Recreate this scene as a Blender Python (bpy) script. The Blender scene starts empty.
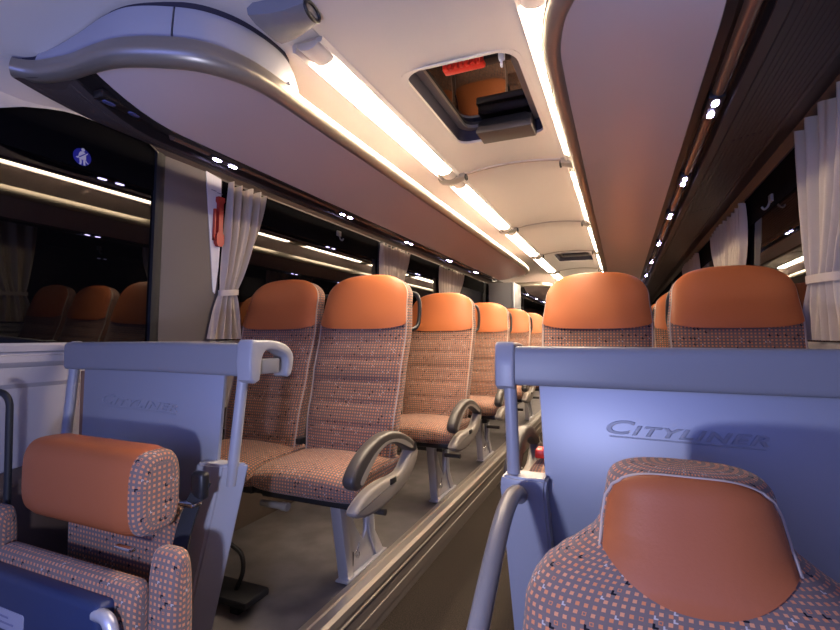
import bpy, bmesh, math, random
from mathutils import Vector, Matrix
random.seed(7)
S = bpy.context.scene
COL = S.collection
PI = math.pi

# ------------------------------------------------------------------ materials
def mat(name, color, rough=.5, metal=0., spec=.5, ior=1.45, emit=None, estr=0., bump=0., bscale=200., coat=0., aniso=0.):
    m = bpy.data.materials.new(name); m.use_nodes = True
    nt = m.node_tree; b = nt.nodes['Principled BSDF']
    b.inputs['Base Color'].default_value = (*color, 1)
    b.inputs['Roughness'].default_value = rough
    b.inputs['Metallic'].default_value = metal
    b.inputs['Specular IOR Level'].default_value = spec
    b.inputs['IOR'].default_value = ior
    b.inputs['Coat Weight'].default_value = coat
    b.inputs['Anisotropic'].default_value = aniso
    if emit:
        b.inputs['Emission Color'].default_value = (*emit, 1)
        b.inputs['Emission Strength'].default_value = estr
    if bump:
        tc = nt.nodes.new('ShaderNodeTexCoord'); n = nt.nodes.new('ShaderNodeTexNoise')
        n.inputs['Scale'].default_value = bscale; n.inputs['Detail'].default_value = 3
        bp = nt.nodes.new('ShaderNodeBump'); bp.inputs['Strength'].default_value = bump
        bp.inputs['Distance'].default_value = .002
        nt.links.new(tc.outputs['Object'], n.inputs['Vector'])
        nt.links.new(n.outputs['Fac'], bp.inputs['Height'])
        nt.links.new(bp.outputs['Normal'], b.inputs['Normal'])
    return m

def noise_color(m, c1, c2, scale, detail=2., lo=.35, hi=.65, stretch=(1, 1, 1)):
    nt = m.node_tree; b = nt.nodes['Principled BSDF']
    tc = nt.nodes.new('ShaderNodeTexCoord'); mp = nt.nodes.new('ShaderNodeMapping')
    mp.inputs['Scale'].default_value = stretch
    n = nt.nodes.new('ShaderNodeTexNoise'); n.inputs['Scale'].default_value = scale; n.inputs['Detail'].default_value = detail
    r = nt.nodes.new('ShaderNodeValToRGB')
    r.color_ramp.elements[0].position = lo; r.color_ramp.elements[0].color = (*c1, 1)
    r.color_ramp.elements[1].position = hi; r.color_ramp.elements[1].color = (*c2, 1)
    nt.links.new(tc.outputs['Object'], mp.inputs['Vector']); nt.links.new(mp.outputs['Vector'], n.inputs['Vector'])
    nt.links.new(n.outputs['Fac'], r.inputs['Fac']); nt.links.new(r.outputs['Color'], b.inputs['Base Color'])
    return m

def fabric_mat(name='seat_fabric', pitch=.0125):
    m = mat(name, (.2, .17, .18), .9, spec=.15)
    nt = m.node_tree; b = nt.nodes['Principled BSDF']; L = nt.links.new
    def N(t, **k):
        n = nt.nodes.new(t)
        for a, v in k.items(): setattr(n, a, v)
        return n
    def val(x, sock):
        if isinstance(x, (int, float)): sock.default_value = x
        else: L(x, sock)
    def M(op, a, c=0., d=None):
        n = N('ShaderNodeMath', operation=op); val(a, n.inputs[0]); val(c, n.inputs[1])
        if d is not None: val(d, n.inputs[2])
        return n.outputs[0]
    uv = N('ShaderNodeTexCoord').outputs['UV']
    sep = N('ShaderNodeSeparateXYZ'); L(uv, sep.inputs[0])
    x = M('MULTIPLY', sep.outputs[0], 1/pitch); y = M('MULTIPLY', sep.outputs[1], 1/pitch)
    def cell(x, y):
        c = N('ShaderNodeCombineXYZ'); L(M('FLOOR', x), c.inputs[0]); L(M('FLOOR', y), c.inputs[1])
        w = N('ShaderNodeTexWhiteNoise', noise_dimensions='2D'); L(c.outputs[0], w.inputs['Vector'])
        return M('FRACT', x), M('FRACT', y), w.outputs['Value']
    def inside(fx, fy, r):
        a = M('LESS_THAN', M('ABSOLUTE', M('SUBTRACT', fx, .5)), r)
        c = M('LESS_THAN', M('ABSOLUTE', M('SUBTRACT', fy, .5)), r)
        return M('MULTIPLY', a, c)
    def mix(f, a, bcol):
        n = N('ShaderNodeMix', data_type='RGBA'); val(f, n.inputs[0])
        for s, v in ((n.inputs[6], a), (n.inputs[7], bcol)):
            if isinstance(v, tuple): s.default_value = (*v, 1)
            else: L(v, s)
        return n.outputs[2]
    fx, fy, r = cell(x, y)
    sq = inside(fx, fy, .24)
    hollow = M('MULTIPLY', M('LESS_THAN', r, .1), inside(fx, fy, .14))
    sq = M('SUBTRACT', sq, hollow)
    orange = mix(r, (.54, .18, .075), (.58, .25, .13))
    col = mix(sq, (.155, .115, .103), orange)
    fx, fy, r = cell(M('ADD', x, .5), M('ADD', y, .5))
    lsh = M('SUBTRACT', inside(fx, fy, .32), M('MULTIPLY', M('GREATER_THAN', fx, .46), M('GREATER_THAN', fy, .44)))
    lsh = M('MAXIMUM', lsh, 0)
    col = mix(M('MULTIPLY', lsh, M('LESS_THAN', r, .045)), col, (.006, .006, .01))
    col = mix(M('MULTIPLY', M('MULTIPLY', lsh, inside(fx, fy, .24)), M('GREATER_THAN', r, .95)), col, (.44, .38, .35))
    L(col, b.inputs['Base Color'])
    n = N('ShaderNodeTexNoise'); n.inputs['Scale'].default_value = 900
    L(uv, n.inputs['Vector'])
    bp = N('ShaderNodeBump'); bp.inputs['Strength'].default_value = .35; bp.inputs['Distance'].default_value = .002
    L(M('ADD', n.outputs['Fac'], M('MULTIPLY', sq, .5)), bp.inputs['Height']); L(bp.outputs[0], b.inputs['Normal'])
    b.inputs['Sheen Weight'].default_value = .15
    return m

M_ = {}
M_['fabric'] = fabric_mat()
M_['leather'] = mat('orange_leather', (.43, .125, .038), .42, spec=.4, bump=.12, bscale=260)
M_['leather2'] = mat('driver_leather', (.34, .098, .035), .45, spec=.35, bump=.12, bscale=260)
M_['lit_piping'] = mat('lit_piping_pale', (.42, .34, .29), .7)  # pale colour holds the lamplight caught along the seat edges
M_['grey'] = mat('grey_plastic', (.215, .215, .235), .42, bump=.08, bscale=400)
M_['greylight'] = mat('light_grey_plastic', (.30, .30, .33), .4, bump=.05, bscale=400)
M_['arm_dark'] = mat('dark_arm_plastic', (.052, .046, .043), .42)
M_['arm_light'] = mat('arm_shell_plastic', (.26, .235, .21), .42)
M_['coverdk'] = mat('drive_cover', (.05, .042, .042), .45)
M_['steel'] = mat('painted_steel', (.44, .44, .49), .34, metal=.4)
M_['raildk'] = mat('dark_rail', (.15, .145, .155), .33)
M_['chrome'] = mat('chrome', (.8, .8, .82), .12, metal=1)
M_['brushed'] = mat('brushed_panel', (.31, .32, .36), .45, metal=.35, aniso=.4)
M_['satin'] = mat('satin_rail', (.36, .32, .265), .36, metal=.6)
M_['black'] = mat('black_plastic', (.012, .012, .014), .4)
M_['rubber'] = mat('black_rubber', (.01, .01, .012), .6)
M_['webbing'] = mat('black_webbing', (.012, .012, .015), .8)
M_['red'] = mat('red_plastic', (.62, .03, .02), .35)
M_['redshade'] = mat('shaded_red_plastic', (.34, .022, .016), .4)  # red plastic darkened to paint the shadow on the hammer
M_['ceiling'] = mat('ceiling_cloth', (.66, .62, .60), .75, spec=.2, bump=.1, bscale=500)
M_['cove'] = mat('cove_plastic', (.60, .56, .54), .5, bump=.05, bscale=300)
M_['under'] = mat('rack_lining', (.60, .49, .475), .32, spec=.45, bump=.04, bscale=600)
M_['service'] = mat('service_panel', (.075, .057, .051), .5)
M_['slot'] = mat('slot_dark', (.02, .016, .015), .35)
M_['duct'] = mat('duct_gloss', (.16, .09, .06), .12, spec=.8)
M_['flap'] = mat('bin_flap', (.42, .42, .46), .42)
M_['gasket'] = mat('gasket', (.045, .04, .06), .7)
M_['glass'] = mat('night_glass', (.0015, .0015, .002), .015, ior=1.52)
M_['hatchglass'] = mat('hatch_glass', (.004, .003, .003), .02, ior=1.9)
M_['wall'] = mat('wall_lining', (.36, .34, .35), .55, bump=.05, bscale=300)
M_['pillar'] = mat('pillar_cloth', (.115, .10, .103), .7)
M_['curtain'] = mat('curtain_cloth', (.44, .385, .33), .85, spec=.15, bump=.25, bscale=900)
M_['dkcurtain'] = mat('curtain_band', (.44, .39, .36), .85, spec=.15)
M_['podium'] = noise_color(mat('podium_vinyl', (.1, .085, .075), .38, spec=.4), (.105, .096, .098), (.15, .138, .14), 9, 3)
M_['trim'] = mat('step_trim', (.50, .46, .42), .32, metal=.75)
M_['trimdk'] = mat('step_riser', (.19, .16, .14), .5, metal=.2)
M_['carpet'] = noise_color(mat('aisle_carpet', (.03, .022, .016), .95, spec=.1, bump=.8, bscale=350), (.008, .007, .0065), (.060, .046, .037), 230, 3, .40, .68)
M_['lamp'] = mat('lamp_diffuser', (.9, .85, .75), .4, emit=(1., .80, .57), estr=88.)
M_['led'] = mat('reading_led', (.9, .9, 1), .3, emit=(.62, .55, 1.), estr=55.)
M_['ledoff'] = mat('reading_lens', (.12, .13, .3), .1, coat=1)
M_['blueshell'] = mat('blue_shell', (.020, .031, .085), .38)
M_['plate'] = mat('label_plate', (.42, .42, .52), .35, metal=.3)
M_['plateink'] = mat('label_ink', (.2, .2, .3), .5)
M_['stblue'] = mat('sticker_blue', (.02, .03, .42), .5, emit=None)
M_['stwhite'] = mat('sticker_white', (.75, .78, .85), .5)
M_['paper'] = mat('pale_card', (.55, .56, .66), .6)
M_['end'] = mat('end_wall', (.12, .09, .075), .7)

# ------------------------------------------------------------------ helpers
def finish(name, bm, m, parent=None, sharp=40, loc=None):
    bmesh.ops.recalc_face_normals(bm, faces=bm.faces)
    me = bpy.data.meshes.new(name); bm.to_mesh(me); bm.free()
    me.materials.append(m)
    for p in me.polygons: p.use_smooth = True
    me.set_sharp_from_angle(angle=math.radians(sharp))
    o = bpy.data.objects.new(name, me); COL.objects.link(o)
    if parent is not None: o.parent = parent
    if loc: o.location = loc
    return o

def thing(name, label, cat, loc=(0, 0, 0), group=None, rz=0):
    o = bpy.data.objects.new(name, None); COL.objects.link(o)
    o.location = loc; o.rotation_euler.z = rz; o.empty_display_size = .05
    return tag(o, label, cat, group)
def tag(o, label, cat, group=None, kind=None):
    o['label'] = label; o['category'] = cat
    if group: o['group'] = group
    if kind: o['kind'] = kind
    return o
def struct(o, label=None):
    o['kind'] = 'structure'
    return o
def copy_tree(o, parent=None):
    c = o.copy(); COL.objects.link(c)
    if parent is not None: c.parent = parent
    for ch in list(o.children): copy_tree(ch, c)
    return c

def add_box(bm, x, y, z, bev=.0, seg=2):
    vs = [bm.verts.new((x[i], y[j], z[k])) for i in (0, 1) for j in (0, 1) for k in (0, 1)]
    fs = [bm.faces.new([vs[i] for i in q]) for q in ((0,1,3,2),(4,6,7,5),(0,4,5,1),(2,3,7,6),(0,2,6,4),(1,5,7,3))]
    if bev:
        es = list({e for f in fs for e in f.edges})
        bmesh.ops.bevel(bm, geom=es, offset=bev, segments=seg, affect='EDGES', profile=.5)
    return bm
def box(name, x, y, z, m, parent=None, bev=.004, seg=2):
    return finish(name, add_box(bmesh.new(), x, y, z, bev, seg), m, parent)

def add_prism(bm, poly, axis, a0, a1, bev=0., seg=2):
    def P(p, a):
        return {'x': (a, p[0], p[1]), 'y': (p[0], a, p[1]), 'z': (p[0], p[1], a)}[axis]
    A = [bm.verts.new(P(p, a0)) for p in poly]; B = [bm.verts.new(P(p, a1)) for p in poly]
    n = len(poly)
    fs = [bm.faces.new(A), bm.faces.new(B[::-1])]
    rim = [e for f in fs for e in f.edges]
    for i in range(n): bm.faces.new((A[i], A[(i+1) % n], B[(i+1) % n], B[i]))
    if bev:
        bmesh.ops.recalc_face_normals(bm, faces=bm.faces)
        bmesh.ops.bevel(bm, geom=rim, offset=bev, segments=seg, affect='EDGES', profile=.5)
    return bm

def smooth_poly(pts, n=4, closed=True):
    out = []; N = len(pts)
    rng = range(N) if closed else range(N-1)
    for i in rng:
        p0 = pts[(i-1) % N] if closed or i > 0 else pts[i]
        p1 = pts[i]; p2 = pts[(i+1) % N]
        p3 = pts[(i+2) % N] if closed or i+2 < N else p2
        for k in range(n):
            t = k/n
            out.append(tuple(.5*((2*b)+(-a+c)*t+(2*a-5*b+4*c-d)*t*t+(-a+3*b-3*c+d)*t**3) for a, b, c, d in zip(p0, p1, p2, p3)))
    if not closed: out.append(tuple(pts[-1]))
    return out

def add_loft(bm, secs, closed=True, cap=True, uv=True):
    lay = bm.loops.layers.uv.verify() if uv else None
    V = [[bm.verts.new(p) for p in s] for s in secs]
    n = len(secs[0]); nn = n if closed else n-1
    vv = [0.]
    for i in range(1, len(secs)):
        d = max((Vector(secs[i][j])-Vector(secs[i-1][j])).length for j in range(0, n, max(1, n//8)))
        vv.append(vv[-1]+d)
    mid = len(secs)//2
    uu = [0.]
    for j in range(nn): uu.append(uu[-1]+(Vector(secs[mid][(j+1) % n])-Vector(secs[mid][j])).length)
    for i in range(len(secs)-1):
        for j in range(nn):
            j2 = (j+1) % n
            try: f = bm.faces.new((V[i][j], V[i][j2], V[i+1][j2], V[i+1][j]))
            except ValueError: continue
            if uv:
                for l, q in zip(f.loops, ((uu[j], vv[i]), (uu[j+1], vv[i]), (uu[j+1], vv[i+1]), (uu[j], vv[i+1]))): l[lay].uv = q
    if cap and closed:
        for s in (V[0], V[-1]):
            try: f = bm.faces.new(s)
            except ValueError: continue
            if uv:
                f.normal_update(); ax = max(range(3), key=lambda q: abs(f.normal[q])); aa, bb = [q for q in range(3) if q != ax]
                for l in f.loops: l[lay].uv = (l.vert.co[aa], l.vert.co[bb])
    return bm

def add_tube(bm, path, r, n=12, cap=True):
    path = [Vector(p) for p in path]; secs = []
    up = Vector((0, 0, 1)); prev = None
    for i, p in enumerate(path):
        t = (path[min(i+1, len(path)-1)]-path[max(i-1, 0)]).normalized()
        if prev is None:
            a = up if abs(t.dot(up)) < .9 else Vector((1, 0, 0))
            nrm = (a-t*a.dot(t)).normalized()
        else: nrm = (prev-t*prev.dot(t)).normalized()
        prev = nrm; b = t.cross(nrm)
        rr = r[i] if isinstance(r, (list, tuple)) else r
        secs.append([p+rr*(math.cos(2*PI*k/n)*nrm+math.sin(2*PI*k/n)*b) for k in range(n)])
    return add_loft(bm, secs, True, cap, uv=False)
def tube(name, path, r, m, parent=None, n=12): return finish(name, add_tube(bmesh.new(), path, r, n), m, parent, 50)

def spow(x, e): return math.copysign(abs(x)**e, x)
def lerp(pts, x):
    if x <= pts[0][0]: return pts[0][1]
    for (a, b), (c, d) in zip(pts, pts[1:]):
        if x <= c:
            t = (x-a)/(c-a); t = t*t*(3-2*t)*.5+t*.5
            return b+(d-b)*t
    return pts[-1][1]

# ------------------------------------------------------------------ camera
CAM = Vector((.56, 0, .97))
F_PX, VX, VY = 470., 622., 336.
pitch = math.atan((VY-315)/F_PX); yaw = math.atan((VX-420)/F_PX*math.cos(pitch))
cam = bpy.data.cameras.new('camera'); co = bpy.data.objects.new('camera', cam); COL.objects.link(co)
cam.sensor_width = 36; cam.lens = 36*F_PX/840; cam.clip_start = .02
co.location = CAM; co.rotation_euler = (PI/2+pitch, 0, yaw)
S.camera = co

# ------------------------------------------------------------------ shell
def wx(z): return 1.228-.02*max(0, z-.94)/.78      # inner wall half width at height z (windows lean in)
Y0, Y1 = -.6, 12.2
AX = .355                                            # aisle half width

struct(box('floor', (-1.25, 1.25), (Y0, Y1), (-.26, -.2), M_['carpet'], bev=0))
# raised seat platforms with metal edge profile
for s, ys in ((-1, 1.12), (1, 1.32)):
    nm = 'floor_left' if s < 0 else 'floor_right'
    p = struct(box(nm, tuple(sorted((s*1.25, s*(AX+.075)))), (ys, Y1), (-.2, 0), M_['podium'], bev=0))
    tr = bmesh.new()
    prof = [(.08, .001), (.08, .006), (.055, .008), (.05, .003), (.044, .003), (.04, .009), (.012, .007), (0, -.004), (-.002, -.03), (.004, -.034),
            (.004, -.05), (.0, -.054), (.0, -.06), (.006, -.064)]
    secs = [[(s*(AX+a), y, b) for a, b in prof] for y in (ys-.02, Y1)]
    add_loft(tr, secs, closed=False, cap=False, uv=False)
    struct(finish('trim_1' if s < 0 else 'trim_2', tr, M_['trim'], sharp=25))
    tr = bmesh.new()
    prof = [(.006, -.064), (.006, -.115), (.002, -.118), (.002, -.16), (.006, -.163), (.006, -.2)]
    add_loft(tr, [[(s*(AX+a), y, b) for a, b in prof] for y in (ys-.02, Y1)], closed=False, cap=False, uv=False)
    add_box(tr, tuple(sorted((s*(AX+.006), s*1.25))), (ys-.02, ys), (-.2, -.002))
    struct(finish('trim_3' if s < 0 else 'trim_4', tr, M_['trimdk'], sharp=25))

# side walls below the windows, with a grooved sill
for s, nm in ((-1, 'left'), (1, 'right')):
    b = bmesh.new()
    prof = [(1.25, -.2), (1.25, .80), (1.238, .815), (1.238, .868), (1.232, .872), (1.222, .885), (1.222, .905), (1.227, .908), (1.227, .916), (1.216, .92), (1.212, .94), (1.216, .947), (1.30, .948), (1.30, -.2)]
    add_loft(b, [[(s*a, y, z) for a, z in prof] for y in (Y0, Y1)], closed=True, cap=True, uv=False)
    struct(finish('wall_'+nm, b, M_['wall'], sharp=25))

def dome(x): return 1.952+.034*(1-(x/.33)**2)
# ceiling: dome in the middle, lamp recess, coves down to the window tops; holes for the hatches
HATCH = ((1.60, 2.33), (5.92, 6.62)); HX = (-.205, .235)
def ceil_z(x):
    a = abs(x)
    if x > 0: a += .038 if a > .25 else 0
    if a <= .33: return dome(x)
    return lerp([(.33, 1.952), (.345, 1.962), (.43, 1.958), (.45, 1.946), (.60, 1.944), (.80, 1.925), (.98, 1.87), (1.12, 1.80), (1.215, 1.70)], a)
xs = [-1.12, -1.09, -1.04, -.98, -.9, -.8, -.7, -.6, -.45, -.445, -.43, -.345, -.335, -.33, -.27, HX[0], -.14, -.07, 0, .08, .16, HX[1], .25, .29, .297, .307, .392, .407, .412, .45, .6, .7, .8, .9, .98, 1.04, 1.09, 1.12]
ys = sorted({Y0, .4, 1.0, 3, 4.4, 8, 10, Y1, *[v for h in HATCH for v in h]})
b = bmesh.new()
G = [[b.verts.new((x, y, ceil_z(x))) for x in xs] for y in ys]
for i in range(len(ys)-1):
    for j in range(len(xs)-1):
        if any(h[0] <= ys[i] < h[1] for h in HATCH) and HX[0] <= xs[j] < HX[1]: continue
        b.faces.new((G[i][j], G[i][j+1], G[i+1][j+1], G[i+1][j]))
struct(finish('ceiling', b, M_['ceiling'], sharp=30))
# roof skin above so that the hatches are closed in
struct(box('roof', (-1.2, 1.2), (Y0, Y1), (2.16, 2.18), M_['black'], bev=0))

# upper side panels between window top and ceiling (with the arched cut of the foremost window on the left)
for s, nm, ysx, mm in ((-1, 'trim_5', [Y0, .4, .6, .8, .86, .925, .98, 1.036, 1.12], 'cove'), (-1, 'trim_6', [1.12, 1.3, 1.36, 1.6, Y1], 'service'), (1, 'trim_30', [Y0, 1.6, Y1], 'service')):
    b = bmesh.new()
    low = {Y0: 1.50, .4: 1.52, .6: 1.60, .8: 1.679, .86: 1.71, .925: 1.733, .98: 1.748, 1.036: 1.756, 1.12: 1.758, 1.3: 1.755}
    lo = [low.get(y, 1.72) if s < 0 else 1.72 for y in ysx]
    V1 = [b.verts.new((s*(wx(z)-.004), y, z)) for y, z in zip(ysx, lo)]; V2 = [b.verts.new((s*1.204, y, max(1.73, z+.008))) for y, z in zip(ysx, lo)]; V3 = [b.verts.new((s*1.115, y, 1.802)) for y in ysx]
    for i in range(len(ysx)-1):
        b.faces.new((V1[i], V1[i+1], V2[i+1], V2[i])); b.faces.new((V2[i], V2[i+1], V3[i+1], V3[i]))
    struct(finish(nm, b, M_[mm]))

# windows: dark night panes and the pillars between them
def pane(n, s, ya, yb):
    b = bmesh.new()
    P = lambda off, z, y: (s*(wx(z)+off), y, z)
    za, zb = .93, 1.80
    vs = [b.verts.new(P(o, z, y)) for o in (.012, .022) for z in (za, zb) for y in (ya, yb)]
    for q in ((0,1,3,2),(4,6,7,5),(0,4,5,1),(2,3,7,6),(0,2,6,4),(1,5,7,3)): b.faces.new([vs[i] for i in q])
    return struct(finish('window_%d' % n, b, M_['glass']))
def pillar(n, s, ya, yb, m, th=.0):
    b = bmesh.new()
    zs = [.90, .95, 1.2, 1.5, 1.72, 1.80]
    secs = [[(s*(wx(z)+.03), ya, z), (s*(wx(z)-th), ya+.004, z), (s*(wx(z)-.006-th), ya+.02, z), (s*(wx(z)-.006-th), yb-.02, z), (s*(wx(z)-th), yb-.004, z), (s*(wx(z)+.03), yb, z)] for z in zs]
    add_loft(b, secs, uv=False)
    return struct(finish('trim_%d' % n, b, m))
M_['frit'] = mat('black_frit', (.003, .003, .004), .85, spec=.06)
for s, k in ((-1, 40), (1, 41)):
    b = bmesh.new()
    add_loft(b, [[(s*(wx(z)+o), y, z) for z, o in ((1.575, .0115), (1.575, .0095), (1.80, .0095), (1.80, .0115))] for y in (Y0, Y1)], uv=False)
    struct(finish('trim_%d' % k, b, M_['frit']))
LP = [1.335, 1.655, 3.25, 3.45, 5.0, 5.2, 6.7, 6.9, 9.2, 9.4, Y1]
cuts = [(Y0, 1.37), (1.68, 3.3), (3.42, 4.75), (4.87, 6.4), (6.5, 9.2), (9.3, Y1)]
n = 1
for a, c in cuts: pane(n, -1, a, c); n += 1
cutsR = [(Y0, 1.45), (1.6, 3.55), (3.7, 5.3), (5.45, 7.2), (7.35, Y1)]
for a, c in cutsR: pane(n, 1, a, c); n += 1
t = 7
for k, (a, c) in enumerate(zip(cuts, cuts[1:])):
    pillar(t, -1, a[1]-.01, c[0]+.01, M_['pillar'] if k == 0 else M_['rubber']); t += 1
for a, c in zip(cutsR, cutsR[1:]): pillar(t, 1, a[1]-.01, c[0]+.01, M_['rubber']); t += 1
pillar(t, -1, 1.335, 1.385, M_['rubber'], .002); t += 1
for s, nm in ((-1, 'left'), (1, 'right')):
    struct(box('baseboard_'+nm, tuple(sorted((s*1.25, s*1.222))), (1.14 if s < 0 else 1.34, Y1), (0, .62), M_['end'], bev=.003))
struct(box('wall_rear', (-1.25, 1.25), (Y1, Y1+.04), (-.26, 2.16), M_['end'], bev=0))

# ------------------------------------------------------------------ ceiling ribs
JY = [1.20, 2.71, 4.26, 5.80, 7.35, 8.9, 10.4]
for k, y in enumerate(JY):
    if k == 0: continue
    b = bmesh.new()
    N = 24; secs = []
    for i in range(N+1):
        x = -.325+.65*i/N; z = dome(x)
        secs.append([(x, y-.012, z+.004), (x, y-.009, z-.006), (x, y+.009, z-.006), (x, y+.012, z+.004)])
    add_loft(b, secs, uv=False)
    o = struct(finish('trim_%d' % (t+k), b, M_['satin']))
t += len(JY)

# ------------------------------------------------------------------ ceiling lamps
def make_lamp(s, ya, yb, label):
    r = thing('ceiling_lamp', label, 'lamp', (-.385 if s < 0 else .347, ya, 1.95), 'warm strip lamps along both sides of the ceiling')
    L = yb-ya
    b = bmesh.new()
    prof = [(-.062, .004), (-.058, -.028), (-.048, -.031), (-.044, .002), (.034, .002), (.046, -.014), (.054, -.016), (.058, -.010), (.060, .004)]
    add_loft(b, [[(a*-s if s > 0 else a, y, c) for a, c in prof] for y in (.05, L-.05)], closed=True, uv=False)
    finish('housing', b, M_['cove'], r, 30)
    b = bmesh.new()
    pr = [(-.046*math.cos(PI*i/12), -.002-.030*math.sin(PI*i/12)) for i in range(13)]
    add_loft(b, [[(a, y, c) for a, c in pr] for y in (.15, L-.15)], uv=False)
    finish('diffuser', b, M_['lamp'], r, 50)
    for y in ((.05, .149), (L-.149, L-.05)):
        b = bmesh.new()
        add_loft(b, [[(a*.97, q, c*.97) for a, c in pr] for q in y], uv=False)
        finish('end_sleeve', b, M_['cove'], r, 50)
    return r
def make_joint(s, y, label, big=False):
    r = thing('lamp_bracket', label, 'bracket', (-.385 if s < 0 else .347, y, 1.95), 'brackets joining the ceiling strip lamps')
    w = .06 if not big else .085
    b = bmesh.new()
    k = -s
    secs = []
    for i in range(9):
        u = i/8; x = k*((-.075 if not big else -.065)+(.16 if not big else .175)*u); d = .018+.022*math.sin(PI*min(1, u*.8+.2))
        ww = w*(1-.45*u)
        secs.append([(x, -ww, .012), (x, -ww*.9, -d*.7), (x, -ww*.5, -d), (x, ww*.5, -d), (x, ww*.9, -d*.7), (x, ww, .012)])
    add_loft(b, secs, uv=False)
    finish('body', b, M_['grey'] if big else M_['arm_light'], r, 40)
    b = bmesh.new()
    c = [(k*(.088 if not big else .112), .036*math.cos(a)*(1 if big else .6), -.012+.022*math.sin(a)*(1 if big else .7)) for a in [2*PI*i/20 for i in range(21)]]
    add_tube(b, c, .0055, 8, False)
    finish('clip_ring', b, M_['black'], r)
    return r
ordw = ['first', 'second', 'third', 'fourth', 'fifth', 'sixth', 'seventh', 'eighth', 'ninth', 'tenth']
for k in range(len(JY)-1):
    for s, side in ((-1, 'over the left seats'), (1, 'beside the right luggage rack')):
        make_lamp(s, JY[k]+.0, JY[k+1]-.0, 'glowing warm strip lamp in the ceiling %s, %s from the front' % (side, ordw[k]))
for k, y in enumerate([1.125]+JY[1:]):
    for s, side in ((-1, 'left'), (1, 'right')):
        make_joint(s, y, ('large grey bracket with black ring at the front end of the %s strip lamps' % side) if k == 0 else
                   'grey bracket joining the %s ceiling strip lamps, at rib %s from the front' % (side, ordw[k-1]), k == 0)

# ------------------------------------------------------------------ roof hatches
def rrect(x0, x1, y0, y1, r, n=6):
    out = []
    for cx, cy, a0 in ((x1-r, y1-r, 0), (x0+r, y1-r, PI/2), (x0+r, y0+r, PI), (x1-r, y0+r, 1.5*PI)):
        for i in range(n+1):
            a = a0+PI/2*i/n; out.append((cx+r*math.cos(a), cy+r*math.sin(a)))
    return out
def make_hatch(h, label, detail):
    xc, yc = sum(HX)/2, sum(h)/2
    r = thing('roof_hatch', label, 'roof hatch', (xc, yc, 1.95))
    hx, hy = (HX[1]-HX[0])/2, (h[1]-h[0])/2
    dz = lambda x: dome(x+xc)-1.95
    b = bmesh.new()
    o1 = rrect(-hx-.012, hx+.012, -hy-.012, hy+.012, .05); o2 = rrect(-hx+.004, hx-.004, -hy+.004, hy-.004, .065)
    add_loft(b, [[(x, y, dz(x)+.004) for x, y in o1], [(x, y, dz(x)-.001) for x, y in o1], [(x, y, dz(x)-.002) for x, y in o2], [(x, y, dz(x)+.012) for x, y in o2]], cap=False, uv=False)
    finish('trim_ring', b, M_['ceiling'], r, 50)
    b = bmesh.new()
    o3 = rrect(-hx+.012, hx-.012, -hy+.012, hy-.012, .065)
    add_loft(b, [[(x, y, dz(x)+.01) for x, y in o2], [(x, y, .125) for x, y in o3]], cap=False, uv=False)
    finish('well', b, M_['gasket'], r, 50)
    b = bmesh.new()
    o4 = rrect(-hx+.05, hx-.05, -hy+.05, hy-.05, .05)
    o3b = [(x*1.06, y*1.06) for x, y in o3]
    add_loft(b, [[(x, y, .098) for x, y in o3b], [(x, y, .088) for x, y in [(a*.97, c*.98) for a, c in o3]], [(x, y, .084) for x, y in o4], [(x, y, .11) for x, y in o4]], cap=False, uv=False)
    finish('inner_frame', b, M_['arm_light'], r, 50)
    b = bmesh.new(); add_prism(b, rrect(-hx+.03, hx-.03, -hy+.03, hy-.03, .05), 'z', .1, .106)
    finish('glass', b, M_['hatchglass'], r)
    if detail:
        # drive box at the rear edge
        b = bmesh.new(); add_prism(b, [(-.135, -.012), (.135, -.012), (.14, .0), (.14, .075), (.11, .10), (-.11, .10), (-.14, .075), (-.14, 0)], 'y', hy-.13, hy-.02, .008)
        mb = finish('drive_box', b, M_['black'], r); mb.location = (.04, .01, .028); mb.scale = (.95, 1, .62)
        b = bmesh.new(); add_prism(b, [(-.138, -.03), (.138, -.03), (.142, -.02), (.142, .024), (-.142, .024), (-.142, -.02)], 'y', hy-.155, hy-.015, .006)
        f = finish('cover', b, M_['coverdk'], mb)
        b = bmesh.new(); add_tube(b, [(.118, hy-.157, .004), (.118, hy-.15, .004)], .006, 10)
        finish('screw', b, M_['black'], mb)
        # red emergency handle at the front edge
        hd = bmesh.new(); add_box(hd, (-.075, .035), (-.02, .02), (-.012, .014), .006)
        for i in range(7): add_box(hd, (-.068+i*.0145, -.060+i*.0145), (-.034, -.018), (-.014, .010), .001)
        hh = finish('emergency_handle', hd, M_['red'], r); hh.location = (.03, -hy+.10, .066); hh.scale = (1.5, 1.1, 1.3)
        hd = bmesh.new(); add_box(hd, (.035, .10), (-.018, .022), (-.004, .02), .004)
        finish('bracket', hd, M_['black'], hh)
        hd = bmesh.new(); add_box(hd, (.075, .09), (-.03, -.012), (-.02, .012), .003); add_box(hd, (.08, .085), (-.028, -.016), (-.04, -.018), .001)
        finish('release_tab', hd, M_['stwhite'], hh)
    return r
make_hatch(HATCH[0], 'open-lined roof hatch with dark glass, red handle and drive box, nearest the front', True)
make_hatch(HATCH[1], 'small dark roof hatch far down the ceiling, near the rear end', False)

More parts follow.
